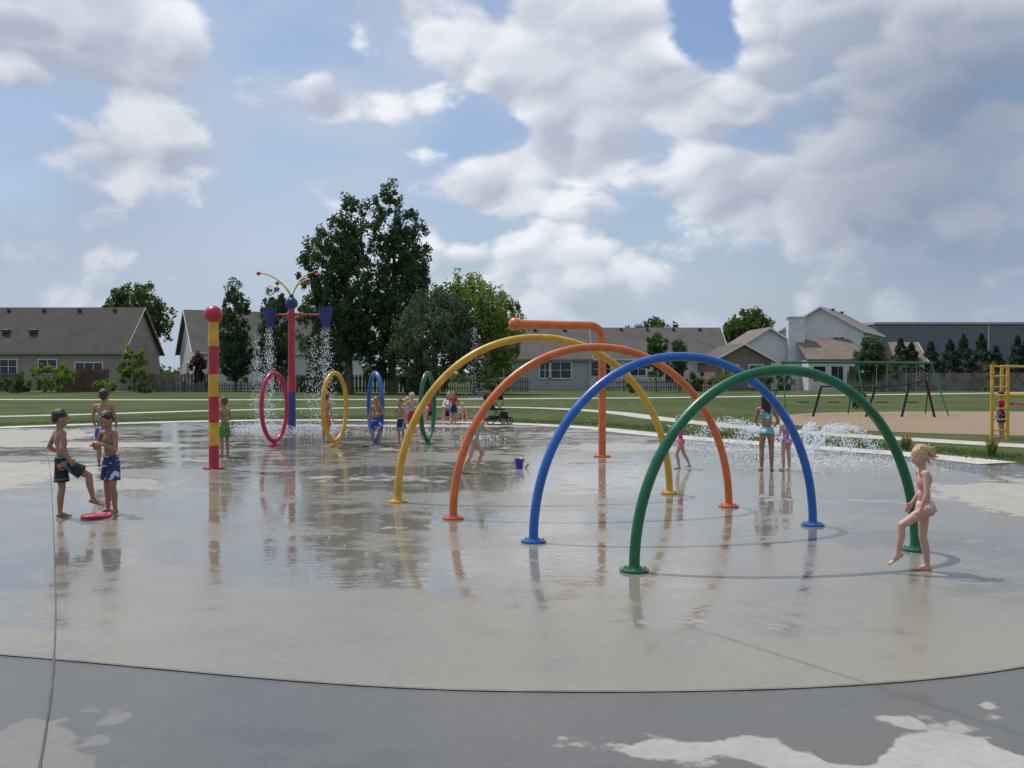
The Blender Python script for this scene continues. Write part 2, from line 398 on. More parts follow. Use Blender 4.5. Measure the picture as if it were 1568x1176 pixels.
def human(name,x,y,H,head,pose={},skin='fair',hair=('short','dark'),outfit=('shorts','navy',None),vox=.007,z0=.008,wide=1.0):
    P=dict(spine=(0,.03,1),tl=(-.06,.05,-1),tr=(.06,.02,-1),sl=(0,-.06,-1),sr=(0,-.05,-1),ul=(-.28,-.05,-1),ur=(.28,-.05,-1),fl=(-.05,.3,-1),fr=(.05,.3,-1),look=(0,1,-.1),ftl=(-.2,1,0),ftr=(.2,1,0))
    P.update(pose); s=nrm(P['spine']); r=np.array([1.,0,0]); r=nrm(r-s*np.dot(r,s)); f=np.cross(s,r)
    if 'twist' in P:
        t=math.radians(P['twist']); rs=r*math.cos(t)+f*math.sin(t); fs=np.cross(s,rs)
    else: rs,fs=r,f
    B=MB(); ax=[r,f,s]; axs=[rs,fs,s]; W=wide; bones=[]
    def cap(a,b,ra,rb,tag=None):
        B.cap(a,b,ra,rb)
        if tag: bones.append((np.array(a),np.array(b),ra,rb,tag))
    pel=np.zeros(3)
    B.sph(pel-.008*s,(.077*W,.056*W,.058),ax,3); B.sph(.09*s+.002*f,(.066*W,.046*W,.085),ax,3); B.sph(.185*s,(.080*W,.052*W,.085),axs,3)
    for sg in(-1,1): 
        B.sph(-.032*s-.022*f+sg*.034*r,(.044*W,.042*W,.046),ax,2); B.sph(.215*s+sg*.048*rs-.022*fs,(.040*W,.034,.05),axs,2)
    B.cap(.262*s-.08*rs,.262*s+.08*rs,.030,.030); bones.append((pel,.25*s,.062*W,.062*W,'torso'))
    nd=nrm(s+np.array([0,0,.6])); nb=.28*s; hc=nb+.118*nd
    lf=nrm(P['look']); hc=hc+lf*.012
    cap(nb-.01*s,hc-.03*nd-.01*lf,.031,.027,'head')
    hr=nrm(np.cross(lf,[0,0,1])); hu=np.cross(hr,lf); A=[hr,lf,hu]
    B.sph(hc+.010*hu-.004*lf,(.060,.071,.072),A,3); B.sph(hc-.034*hu+.018*lf,(.044,.046,.046),A,3); B.sph(hc-.066*hu+.040*lf,(.018,.016,.014),A)
    B.sph(hc-.014*hu+.069*lf,(.009,.012,.013),A); B.sph(hc-.034*hu+.058*lf,(.034,.010,.020),A)
    for sg in(-1,1):
        B.sph(hc-.008*hu+sg*.060*hr-.006*lf,(.009,.014,.020),A); B.sph(hc-.022*hu+sg*.026*hr+.046*lf,(.018,.016,.018),A)
    bones.append((hc-.03*hu,hc+.03*hu,.06,.06,'head'))
    kn={}
    for sg,k in((-1,'l'),(1,'r')):
        hip=pel+sg*.046*r-.018*s; t=nrm(P['t'+k]); sh=nrm(P['s'+k]); kne=hip+.235*t; an=kne+.225*sh; kn[k]=(hip,t)
        cap(hip,kne,.049*W,.031,'thigh'); back=-nrm(np.cross(np.cross(sh,t+1e-3*f),sh)) if abs(np.dot(sh,t))<.9 else -f
        mid=kne+.075*sh+.008*back; cap(kne,mid,.030,.0325,'shin'); cap(mid,an,.0325,.0185,'shin')
        fd=nrm(P['ft'+k]); dn=np.array([0,0,-1.]); dn=nrm(dn-fd*np.dot(dn,fd)); lat=np.cross(fd,dn)
        heel=an-.018*fd+.018*dn; ball=an+.075*fd+.024*dn
        B.cap(heel,ball,.020,.015); B.cap(an,ball,.018,.013); B.sph(ball,(.028,.03,.013),[lat,fd,dn])
        for j in range(5):
            o=(j-2)*.0105; l=.030-(.004*abs(j-(3.2 if sg>0 else .8)))
            B.cap(ball+lat*o+dn*.003,ball+lat*o*1.1+fd*l+dn*.005,.0072,.0062,8,1)
        bones.append((heel,ball,.02,.015,'shin'))
        sd=.262*s+sg*.098*rs; u=nrm(P['u'+k]); fo=nrm(P['f'+k]); el=sd+.160*u; wr=el+.135*fo
        cap(sd,el,.028,.0205,'arm'); B.cap(el,el+.045*fo,.0205,.0215); cap(el+.045*fo,wr,.0215,.014,'arm')
        ww=np.array(P.get('w'+k,fs)); ww=nrm(ww-fo*np.dot(ww,fo)); pn=np.cross(fo,ww)*sg*-1
        if 'w'+k not in P and np.dot(pn,-sg*rs)<0: pn=-pn
        pc=wr+.028*fo; B.sph(pc,(.022,.010,.028),[ww,pn,fo])
        for j,l in enumerate((.036,.041,.038,.030)):
            o=(1.5-j)*.0115; a=wr+.048*fo+ww*o; b1=nrm(fo+pn*.25+ww*o*4); b2=nrm(fo+pn*.9)
            B.cap(a,a+b1*l*.55,.0056,.0052,8,1); B.cap(a+b1*l*.55,a+b1*l*.55+b2*l*.5,.0052,.0046,8,1)
        tb=wr+.014*fo+ww*.014; t1=tb+nrm(fo*.7+ww*.75+pn*.3)*.026; B.cap(tb,t1,.0075,.0062,8,1); B.cap(t1,t1+nrm(fo+pn*.4+ww*.15)*.02,.0060,.0050,8,1)
        bones.append((wr,wr+.09*fo,.014,.01,'arm'))
    mn=min(v[:,2].min() for v in B.v); off=np.array([0,0,-mn])
    def fin(b_):
        b_.v=[(v+off)*H for v in b_.v]; return b_
    e=empty(name,(x,y,z0),math.radians(head))
    me=remeshed(fin(B),vox,2,'body'); C=centers(me)/H-off
    best=np.full(len(C),9.); tag=np.zeros(len(C),int); tags=['torso','head','thigh','shin','arm']
    for a,b,ra,rb,tg in bones:
        d=b-a; t=np.clip(((C-a)@d)/(d@d),0,1); q=np.linalg.norm(C-(a+t[:,None]*d),axis=1)-(ra+(rb-ra)*t)
        k=q<best; best[k]=q[k]; tag[k]=tags.index(tg)
    idx=np.zeros(len(C),int); mats=[SK[skin]]
    kind,c1,c2=outfit; zc=C@s; xc=C@rs
    if kind in('suit','bikini','shirt'):
        mats.append(CL[c1])
        legcut=(zc< -.075+abs(C@r)*.75)
        bottom=((tag==0)|(tag==2))&(zc<.03)&~legcut
        if kind=='bikini': idx[((tag==0)&(zc>.14)&(zc<.215))|bottom&(zc<.015)]=1
        elif kind=='suit': idx[((tag==0)&(zc<.215))&~legcut|bottom|((zc>=.2)&(zc<.31)&(abs(abs(xc)-.045)<.012)&(tag!=1))]=1
        else: idx[((tag==0)|(tag==4)&(abs(xc)<.15))&(zc<.285)&(zc>-.02)]=1
    link(me,'body',mats,e,idx)
    if kind in('shorts','shirt') or c2=='skirt':
        S=MB()
        if c2=='skirt':
            S.fru(.035*s,-.045*s,.072*W,.100*W,24,r,.85)
        else:
            S.fru(.050*s,-.055*s,.079*W,.087*W,24,r,.80)
            for k in'lr':
                hip,t=kn[k]; S.fru(hip+.015*s,hip+.170*t,.051*W,.068*W,20)
        sm=remeshed(fin(S),vox*1.1,3,'swim_shorts' if c2!='skirt' else 'swim_skirt'); C=centers(sm)/H-off
        cm=CL[c1 if (kind=='shorts' or c2=='skirt') else 'navy']; mm_=[cm]; ix=np.zeros(len(C),int)
        if c2 and c2 in CL:
            mm_.append(CL[c2]); side=abs(C@r); ix[(side>.088)&(side<.101)|(C@s>.036)|((C@s)<-.155)&((C@s)>-.165)]=1
        link(sm,'swim_shorts' if c2!='skirt' else 'swim_skirt',mm_,e,ix)
    Hh=MB(); st,hcol=hair
    Hh.sph(hc+.022*hu-.016*lf,(.0645,.0690,.0665),A,3); Hh.sph(hc+.0*hu-.032*lf,(.057,.046,.058),A,3)
    for j in range(26):
        a=rng.uniform(0,2*math.pi); zz=rng.uniform(.15,1); rr_=math.sqrt(1-zz*zz); dv=hr*math.cos(a)*rr_*.062+lf*(math.sin(a)*rr_*.066-.016)+hu*(zz*.064+.022)
        Hh.sph(hc+dv*.985,rng.uniform(.008,.014),sub=1)
    if st in('long','bob'):
        L_=.19 if st=='long' else .08
        for sg in(-1,0,1):
            a=hc-.035*lf+sg*.032*hr; B2=a-np.array([0,0,L_])-.012*lf+sg*.008*hr; Hh.cap(a,B2,.034,.018)
        for sg in(-1,1): Hh.cap(hc+.02*hu+sg*.052*hr-.005*lf,hc-.07*hu+sg*.056*hr-.015*lf,.018,.010)
    if st=='wind':
        for sg in(-1,1): Hh.cap(hc+.02*hu+sg*.050*hr-.008*lf,hc-.060*hu+sg*.052*hr-.030*lf,.021,.010)
        b0=hc-.072*lf+.012*hu; Hh.sph(b0,.034)
        for j in range(11):
            dv=nrm(-lf*(1.1-.08*j)+hu*(-1.0+.17*j)+hr*(.4*(j%3-1))); Hh.cap(b0,b0+dv*(.055+.012*(j%3)),.014,.004)
        for j in range(6):
            a=hc+.02*hu-.045*lf+hr*.02*(j-2.5); Hh.cap(a,a+nrm(-lf*.6-hu*(.6+.2*(j%3)))*.095,.016,.004)
    hm=remeshed(fin(Hh),vox,1,'hair'); link(hm,'hair',[HR[hcol]],e)
    E=MB()
    for sg in(-1,1):
        E.cur=0; E.sph(hc-.002*hu+sg*.0235*hr+.0625*lf,(.0095,.006,.0065),A)
        E.cur=1; E.sph(hc-.002*hu+sg*.0235*hr+.0665*lf,(.0045,.0035,.0048),A)
        E.cur=3; E.cap(hc+.014*hu+sg*.015*hr+.067*lf,hc+.015*hu+sg*.033*hr+.060*lf,.0026,.002,6,1)
    E.cur=2; E.sph(hc-.040*hu+.0685*lf,(.0165,.0045,.0050),A)
    fin(E).obj('face_features',[whitem,irism,lipm,HR[hcol]],e)
    return e
human('boy',-5.36,11.67,1.31,-48,dict(spine=(0,-.08,1),tl=(-.03,.04,-1),sl=(0,-.08,-1),tr=(.22,.95,-.55),sr=(.05,.16,-1),ftr=(.2,1,-.35),ul=(-.55,-.32,-1),fl=(.30,.75,-.5),ur=(.55,-.32,-1),fr=(-.25,.6,-.75),look=(.15,1,-.35)),'tan',('short','dark'),('shorts','black','teal'),.0055)
human('boy',-7.55,18.1,1.43,8,dict(look=(.25,1,-.25),ul=(-.3,.05,-1),ur=(.3,.05,-1),fl=(.1,.7,-.8),fr=(-.1,.7,-.8)),'tan',('short','dark'),('shorts','blue',None),.007)
human('boy',-4.93,12.04,1.28,150,dict(spine=(0,.12,1),tl=(-.05,.14,-1),tr=(.12,-.02,-1),sl=(.0,-.12,-1),ul=(-.30,.20,-1),fl=(.60,.65,.40),ur=(.30,.20,-1),fr=(-.60,.65,.30),look=(.1,1,-.75)),'tan',('short','dark'),('shorts','floral',None),.0055)
human('boy',-5.93,20.2,1.24,60,dict(ul=(-.3,-.1,-1),fr=(-.2,.8,-.3)),'tan',('short','brown'),('shorts','green',None))
human('boy',-4.62,24.3,1.22,-30,dict(ul=(-.4,.5,-.8),fl=(.1,1,0)),'fair',('short','brown'),('shorts','orange',None))
human('boy',-3.22,23.3,1.18,170,dict(ul=(-.4,.3,-.9),fl=(.4,.8,.1),tr=(.12,.12,-1)),'tan',('short','dark'),('shorts','blue',None))
human('boy',-2.72,24.0,1.10,150,dict(fr=(-.3,.9,.1),spine=(0,.15,1)),'fair',('short','brown'),('shorts','navy','white'))
human('boy',-2.72,26.6,1.20,200,dict(fl=(.3,.9,.3)),'pale',('short','blond'),('shorts','red',None))
human('girl',-2.35,25.5,1.12,120,dict(ul=(-.8,.1,-.5)),'pale',('bob','blond'),('suit','pink',None))
human('child',-3.1,29.0,1.02,190,{},'pale',('bob','blond'),('suit','aqua',None))
human('girl',-.66,16.9,1.22,-75,dict(spine=(0,.42,1),tl=(-.03,.65,-.8),sl=(0,-.45,-1),tr=(.03,-.25,-1),sr=(0,-.5,-1),ul=(-.3,.6,-.7),fl=(0,.9,-.3),ur=(.3,-.6,-.7),fr=(0,.2,-1),ftl=(0,1,-.3),look=(0,1,-.4)),'pale',('bob','brown'),('suit','aqua',None))
human('girl',3.05,17.7,1.0,85,dict(tl=(-.05,.35,-1),sl=(0,-.2,-1),tr=(.05,-.3,-1),sr=(0,-.5,-1),ul=(-.9,.3,-.3),fl=(-.4,.8,.2),ur=(.9,.1,-.3),fr=(.4,.8,.2)),'pale',('bob','brown'),('suit','pink','skirt'))
human('girl',4.50,17.3,1.40,-10,dict(ul=(-.25,.3,-1),fl=(.2,.8,-.3),fr=(-.2,.8,-.4),look=(.3,1,-.3)),'tan',('long','dark'),('bikini','aqua','skirt'))
human('girl',4.86,17.35,1.02,25,dict(fl=(.2,.8,-.1)),'pale',('bob','blond'),('suit','purple','skirt'))
human('girl',3.60,8.52,1.12,82,dict(spine=(0,.08,1),tr=(.03,.02,-1),sr=(0,-.16,-1),tl=(-.12,.80,-.50),sl=(-.03,.12,-1),ftl=(0,.9,-.65),ftr=(.1,1,0),ul=(-.30,.05,-1),fl=(-.02,.35,-1),ur=(.35,-.25,-1),fr=(.0,.55,-.8),look=(-.25,1,-.30)),'pale',('wind','blond'),('suit','lpink','skirt'),.0048)
sit=dict(spine=(0,-.15,1),tl=(-.15,1,.55),tr=(.15,1,.55),sl=(0,.35,-1),sr=(0,.35,-1),ul=(-.2,.5,-.8),fl=(.2,.8,.2),ur=(.2,.5,-.8),fr=(-.2,.8,.2))
human('woman',-2.25,35.0,1.65,175,sit,'fair',('long','brown'),('shirt','white',None),.010,.02,1.1)
human('child',-1.75,34.7,1.05,200,sit,'pale',('short','blond'),('shorts','red',None),.009,.02)
human('woman',-2.95,35.3,1.65,150,sit,'fair',('bob','dark'),('shirt','red',None),.010,.02,1.1)
human('child',-2.0,33.6,1.1,160,{},'fair',('short','brown'),('shirt','red',None),.009,.012)
human('child',12.95,25.9,1.25,40,dict(ur=(.5,.8,.3),fr=(0,.9,.5)),'fair',('short','dark'),('shirt','red',None),.009,.01)

B=MB(); B.box((0,0,.012),(2.2,.9,.014)); 
B.obj('beach_towel',M('towel_mat',(.35,.08,.12),.95,.5,3,.5),None,(-2.4,34.95,.012),.1)
e=empty('baby_stroller',(-.55,32.8,.008),math.radians(-60))
blk=M('stroller_frame',(.02,.02,.022),.4,.1,9,.05); fab=M('stroller_fabric',(.018,.02,.028),.9,.3,20,.3)
B=MB()
for sx in(-.26,.26):
    B.tube([(sx,-.55,1.08),(sx,-.38,.98),(sx,.0,.55),(sx,.42,.17)],.016,8); B.tube([(sx,-.35,.15),(sx,.02,.55),(sx,.2,.75)],.016,8)
B.tube([(-.26,-.55,1.08),(0,-.57,1.09),(.26,-.55,1.08)],.018,8); B.tube([(-.26,.42,.17),(.26,.42,.17)],.014,8); B.tube([(-.26,-.35,.15),(.26,-.35,.15)],.014,8)
B.obj('frame',blk,e)
B=MB(); B.box((0,.05,.50),(.42,.40,.05)); 
for i in range(5): B.box((0,-.15-.045*i,.53+.09*i),(.42,.05,.12))
B.box((0,.32,.30),(.38,.10,.22)); B.box((0,-.12,.22),(.38,.35,.14)); B.obj('seat',fab,e)
B=MB(); V=[];F=[]
for i in range(9):
    t=math.radians(-10+i*17); 
    for xx in(-.25,.25): V.append((xx,-.18+.42*math.cos(t+.4)*1.0-.05,.72+.42*math.sin(t+.4)))
F=[[2*i,2*i+1,2*i+3,2*i+2] for i in range(8)]; B.add(V,F); B.obj('canopy',fab,e)
B=MB()
for (sx,yy,rr) in((-.30,-.35,.15),(.30,-.35,.15),(-.22,.42,.12),(.22,.42,.12)):
    B.tube([(sx,yy+rr*math.cos(t),rr+.0+rr*math.sin(t)*.92) for t in np.linspace(0,2*math.pi,21)[:-1]],.022,8,True)
    for a in range(5):
        t=a*1.2566; B.fru((sx,yy,rr),(sx,yy+rr*.9*math.cos(t),rr+rr*.85*math.sin(t)),.008,.006,6)
B.obj('wheels',blk,e)
e=empty('toy_bucket',(.13,17.7,.01))
B=MB(); B.fru((0,0,.01),(0,0,.17),.06,.085,20,cap=False); B.fru((0,0,0),(0,0,.012),.061,.061,20); B.tube([(.09*math.cos(t),.09*math.sin(t),.17) for t in np.linspace(0,2*math.pi,25)[:-1]],.007,6,True); B.obj('pail',M('pail_plastic',(.03,.04,.35),.35,.1,5,0),e)
B=MB(); B.tube([(.085*math.cos(t),-.03,.17+.09*math.sin(t)) for t in np.linspace(0,math.pi,12)],.006,6); B.sph((.05,.0,.15),(.05,.05,.05)); B.tube([(.12,-.02,.01),(.17,-.05,.10)],.02,8); B.obj('handle_and_scoop',paint('yellow'),e)
B=MB(); B.tube([(.16*math.cos(t),.16*math.sin(t),.02) for t in np.linspace(0,2*math.pi,33)[:-1]],.015,8,True); B.fru((0,0,.016),(0,0,.028),.16,.13,28); B.obj('flying_disc',M('disc_pink',(.5,.04,.09),.4,.1,5,0),None,(-5.0,11.75,.008))

# ------------------------------------------------------------------ water
m,Nn,b,tc=newmat('water_drops'); b.inputs['Roughness'].default_value=.2; b.inputs['IOR'].default_value=1.33
Nn.put(b.inputs['Base Color'],Nn.mix(Nn.noise(tc,30,2)[0],(.82,.87,.92),(.96,.97,.98)))
watm=m
OV=np.array([[1,0,0],[-1,0,0],[0,1,0],[0,-1,0],[0,0,1.8],[0,0,-1.8]],float); OF=np.array([[0,2,4],[2,1,4],[1,3,4],[3,0,4],[2,0,5],[1,2,5],[3,1,5],[0,3,5]])
def drops(name,P,size):
    P=np.array(P); n=len(P); sz=size*rng.uniform(.4,1.3,(n,1,1))
    V=(P[:,None,:]+OV[None]*sz).reshape(-1,3); F=(OF[None]+6*np.arange(n)[:,None,None]).reshape(-1,3)
    V[:,2]=np.maximum(V[:,2],.012)
    me=bpy.data.meshes.new(name); me.from_pydata(V.tolist(),[],F.tolist()); me.materials.append(watm); me.update()
    ob=bpy.data.objects.new(name,me); scene.collection.objects.link(ob); return ob
def fall(x,y,z0,n,s0,s1):
    t=rng.uniform(0,1,n)**.8; sp=s0+(s1-s0)*t
    return np.stack([x+rng.normal(0,1,n)*sp,y+rng.normal(0,1,n)*sp,z0*(1-t)],1)
drops('falling_water',np.vstack([fall(-7.38,29.8,3.15,1400,.06,.18),fall(-7.75,29.8,2.9,500,.05,.16),fall(-5.66,29.8,3.15,1200,.06,.20),fall(-6.0,29.6,2.9,500,.05,.2)]),.010)
def foam(x,y,rx,ry,h,n): return np.stack([x+rng.normal(0,rx,n),y+rng.normal(0,ry,n),np.abs(rng.normal(0,h,n))],1)
drops('water_splash',np.vstack([foam(-7.6,29.6,.6,.5,.10,1100),foam(-5.9,29.6,.4,.4,.08,500),foam(-3.5,28.5,1.2,.5,.06,260),foam(-.8,25,.3,.3,.08,120)]),.014)
def jet(x,y,dx,dy,h,n,sp):
    t=rng.uniform(0,1,n); P=np.stack([x+dx*t,y+dy*t,4*h*t*(1-t)],1); return P+rng.normal(0,1,(n,3))*sp*(.3+t[:,None])
n=900; t=rng.uniform(0,1,n)
drops('water_jet',np.stack([-.95+rng.normal(0,1,n)*.13*(.3+1.3*(1-t)),25+rng.normal(0,1,n)*.12,2.9*t**.9],1),.0048)
js=[]
for i in range(11):
    a=i/11*2*math.pi; js.append(jet(6.1+.2*math.cos(a),20.6+.2*math.sin(a),1.45*math.cos(a),1.0*math.sin(a),.60,420,.055))
js.append(jet(5.8,21.5,-1.9,.3,.62,1100,.09)); js.append(foam(6.2,19.2,1.2,1.0,.03,1500)); js.append(foam(4.8,21.5,.55,.25,.13,900)); js.append(foam(6.3,20.8,.6,.3,.20,1100))
drops('water_jet',np.vstack(js),.0105)
drops('water_jet',np.vstack([jet(-5.05,12.6,.05,-.1,.55,80,.02),jet(-6.9,17,.3,-.2,.5,90,.03)]),.005)
g=[]
for (a_,b_,h_) in [((-1.53,13.1),(2.26,14.04),2.23),((-.7,11.62),(2.81,12.68),2.06)]:
    for k in(.35,.5,.62,.75):
        c_=-math.cos(math.pi*k); hh=h_*math.sin(math.pi*k); X=(a_[0]+b_[0])/2+(b_[0]-a_[0])/2*c_; Y=(a_[1]+b_[1])/2+(b_[1]-a_[1])/2*c_
        g.append(fall(X,Y,hh-.08,70,.012,.08))
drops('falling_water',np.vstack(g),.0032)
drops('water_splash',np.stack([rng.uniform(-7,4,600),rng.uniform(9,27,600),np.full(600,.012)],1),.006)

# ------------------------------------------------------------------ vegetation
def leafmat(name,ca,cb,sc=.5):
    m=bpy.data.materials.new(name); m.use_nodes=True; N=NT(m.node_tree); m.node_tree.nodes.clear()
    tc=N.new('ShaderNodeTexCoord').outputs['Object']; gi=N.new('ShaderNodeNewGeometry').outputs['Random Per Island']
    n=N.noise(tc,sc,2,.6)[0]; c=N.mix(N.mr(n,.3,.7),ca,cb); c=N.mix(N.mr(gi,0,1,0,.35,False),c,[x*.6 for x in ca]); c=N.mix(N.mr(gi,.8,1,0,.6,False),c,[min(1,x*1.9) for x in cb])
    d=N.new('ShaderNodeBsdfDiffuse'); t=N.new('ShaderNodeBsdfTranslucent'); mx=N.new('ShaderNodeMixShader'); o=N.new('ShaderNodeOutputMaterial')
    N.put(d.inputs[0],c); N.put(t.inputs[0],c); mx.inputs[0].default_value=.38
    m.node_tree.links.new(d.outputs[0],mx.inputs[1]); m.node_tree.links.new(t.outputs[0],mx.inputs[2]); m.node_tree.links.new(mx.outputs[0],o.inputs[0]); return m
bark=M('bark',(.13,.105,.08),.9,.4,8,.8,0,20)
LM={'dark':leafmat('leaf_dark',(.076,.125,.058),(.115,.170,.075)),'mid':leafmat('leaf_mid',(.085,.14,.045),(.12,.185,.06)),'lime':leafmat('leaf_lime',(.16,.235,.05),(.22,.30,.075)),
    'grey':leafmat('leaf_grey',(.105,.145,.085),(.15,.19,.105)),'spruce':leafmat('leaf_spruce',(.040,.070,.042),(.060,.095,.055)),'plum':leafmat('leaf_plum',(.08,.04,.04),(.12,.06,.05)),'straw':leafmat('leaf_straw',(.24,.20,.09),(.16,.18,.07),3)}
def leaves_mesh(C,size,outw,name,lm,parent,elong=.62,droop=0):
    n=len(C); a=rng.normal(0,1,(n,3)); 
    if droop: a[:,2]-=droop
    a/=np.linalg.norm(a,axis=1)[:,None]
    b=rng.normal(0,1,(n,3)); b-=a*(a*b).sum(1)[:,None]; b/=np.linalg.norm(b,axis=1)[:,None]
    s=size*rng.uniform(.6,1.4,(n,1)); a*=s; b*=s*elong
    V=np.stack([C-a,C+b,C+a,C-b],1).reshape(-1,3); me=bpy.data.meshes.new(name)
    me.vertices.add(4*n); me.vertices.foreach_set('co',V.ravel()); me.loops.add(4*n); me.loops.foreach_set('vertex_index',np.arange(4*n,dtype=np.int32))
    me.polygons.add(n); me.polygons.foreach_set('loop_start',np.arange(0,4*n,4,dtype=np.int32)); me.update(calc_edges=True)
    me.materials.append(lm); ob=bpy.data.objects.new(name,me); scene.collection.objects.link(ob)
    if parent: ob.parent=parent
    return ob
def tree(name,x,y,ells,n,size,lm,tr=.2,clump=.55,seed=1,droop=0,y_k=1.0,per=60):
    e=empty(name,(x,y,0)); top=max(q[1]+q[3] for q in ells)
    B=MB(); hz_=top*.86; wob=lambda t:(.25*math.sin(t*3+seed)*t,.25*math.cos(t*2.3+seed)*t)
    P=[(wob(t)[0],wob(t)[1],hz_*t) for t in np.linspace(0,1,10)]; B.tube(P,[tr*(1-.85*t)*(1.25 if t==0 else 1) for t in np.linspace(0,1,10)],10)
    vols=np.array([q[2]**2*q[3] for q in ells]); vols/=vols.sum(); nc=max(4,n//per); C=[]
    for (dx,cz,rx,rz),vv in zip(ells,vols):
        k=max(3,int(nc*vv)); d=rng.normal(0,1,(k,3)); d/=np.linalg.norm(d,axis=1)[:,None]; rad=rng.uniform(.15,1.0,(k,1))**.45
        pc=d*rad*np.array([rx,rx*y_k,rz])+np.array([dx,0,cz]); C.append(pc)
    C=np.vstack(C)
    for i in rng.choice(len(C),min(14,len(C)),replace=False):
        c=C[i]; t=np.clip((c[2]-abs(c[0])*.8-.6)/hz_,.12,.9); a=np.array([wob(t)[0],wob(t)[1],hz_*t]); mid=(a+c)/2+np.array([0,0,-.1*np.linalg.norm(c-a)])
        B.tube([a,mid,c],[tr*.38*(1-.6*t),tr*.22,tr*.06],6)
    B.obj('trunk_and_limbs',bark,e)
    cs=clump*rng.uniform(.5,1.35,len(C)); idx=rng.integers(0,len(C),n)
    off=rng.normal(0,1,(n,3)); off/=np.linalg.norm(off,axis=1)[:,None]; off*=rng.uniform(0,1,(n,1))**.5
    Lp=C[idx]+off*cs[idx][:,None]*np.array([.85,.85,1.05+.4*(droop>0)]); Lp[:,2]=np.maximum(Lp[:,2],.1)
    leaves_mesh(Lp,size,0,'foliage',lm,e,droop=droop); return e
tree('cottonwood_tree',-13.3,80,[(-1.5,5.4,2.8,4.2),(-2.1,10.2,2.1,3.2),(-1.0,12.2,1.7,2.6),(.7,13.4,1.5,3.4),(.4,8.2,2.6,5.0)],34000,.125,LM['dark'],.35,.50,3,0,1,50)
tree('cottonwood_tree',-9.9,81,[(-.3,14.2,1.5,3.3),(1.4,12.2,1.7,3.0),(.7,8.0,2.3,5.0),(1.8,9.0,1.6,2.8),(-.9,4.8,2.5,3.6)],34000,.125,LM['dark'],.35,.50,5,0,1,50)
tree('willow_tree',-6.0,76,[(-.2,4.4,3.0,3.9),(-2.0,3.0,1.7,2.6),(1.6,5.4,2.0,2.6)],18000,.115,LM['grey'],.3,.5,2,1.2,1,50)
tree('willow_tree',-2.8,78,[(-.5,6.4,3.2,3.2),(1.8,5.0,2.1,3.0),(-2.2,6.2,2.2,2.8),(.6,3.0,2.6,2.4)],24000,.115,LM['lime'],.3,.5,4,.6,1,50)
tree('maple_tree',-42,110,[(0,8.8,3.0,3.0),(-1.8,8.6,2.4,2.4),(1.9,7.4,2.2,2.6),(.3,5.2,2.0,2)],11000,.17,LM['mid'],.28,.65,6)
tree('pear_tree',-25.4,90,[(0,5.2,1.65,4.2),(.1,3.2,1.8,2.6),(0,8.4,1.1,1.7)],13000,.115,LM['dark'],.18,.42,7)
tree('pear_tree',-21.7,90,[(0,5.2,1.55,4.2),(-.1,3.4,1.7,2.6),(.1,8.4,1.0,1.7)],13000,.115,LM['dark'],.18,.42,8)
tree('maple_tree',27.8,116,[(0,6.8,2.6,2.4),(1.3,6.2,2.2,2.2),(-1.4,5.6,2.0,2.2)],9000,.17,LM['mid'],.25,.6,9)
tree('maple_tree',19.0,128,[(0,6.4,3.4,2.1),(-2.6,6,2,1.8)],5000,.2,LM['mid'],.25,.7,10)
tree('young_maple_tree',12.7,86,[(0,3.6,.95,1.7),(.1,2.4,1.0,1.2)],3500,.12,LM['mid'],.08,.35,11)
tree('young_maple_tree',15.2,89,[(0,3.2,.7,1.8)],2200,.12,LM['grey'],.08,.35,13)
tree('pear_tree',32.2,88,[(0,3.0,1.45,2.0),(.1,3.9,1.0,1.2)],7000,.12,LM['dark'],.12,.4,12)
tree('purple_plum_tree',-28.2,88,[(0,2.2,.8,1.3)],1800,.11,LM['plum'],.06,.35,14)
def bush(x,y,r,h,lm,n=1500,s=.11): 
    tree('shrub',x,y,[(0,h*.5,r,h*.5)],n,s,LM[lm],.05,.3,int(x*7)%9)
for a in [(-39.5,84,2.0,2.6,'lime',3600),(-33.2,86,1.2,4.2,'lime',3200),(-41.5,82,1.2,1.5,'mid',1200),(-31,83,1.0,.9,'mid',800),(-44,83,1.2,1.4,'mid',900),(-34.5,83,1.2,1.0,'lime',900),(-17.5,84,1.3,1.6,'dark',1400),(-15,82,1.6,2.2,'dark',2000),
          (-7.5,77,1.6,1.6,'dark',1800),(-1,80,1.2,1.2,'lime',1000),(17.2,90,1.2,1.8,'mid',1200),(19.6,90,1.4,1.9,'lime',1400),(22.6,88,1.1,1.4,'mid',900),(25.5,92,1.2,1.6,'dark',900),(34.8,90,1.1,2.6,'mid',1300),(43,88,.9,2.4,'straw',700),(16.5,47,.28,.9,'mid',400),(10.2,82,.8,1.0,'lime',600)]: bush(*a)
C=[]
for i in range(26):
    cx=41.0+i*1.75+rng.uniform(-.4,.4); h=4.9+rng.uniform(-.8,.8)+.03*i; n=2000; t=rng.uniform(0,1,n)**1.4; a=rng.uniform(0,2*math.pi,n); lay=.82+.18*np.sin(t*34+i); rr=1.9*(1-t)**.7*rng.uniform(.3,1,n)**.5*lay
    C.append(np.stack([cx+rr*np.cos(a),104+rr*np.sin(a),.2+h*t],1))
leaves_mesh(np.vstack(C),.17,0,'spruce_tree_row',LM['spruce'],None,.4,.5)
n=26000; xx=rng.uniform(-260,320,n); hh=3.2+2.0*np.sin(xx*.11)+1.5*np.sin(xx*.37+1)+1.2*np.sin(xx*.9); zz_=rng.uniform(0,1,n)*np.maximum(1.2,hh)
leaves_mesh(np.stack([xx,185+rng.uniform(-5,5,n),zz_],1),.42,0,'distant_tree_line',LM['mid'],None)
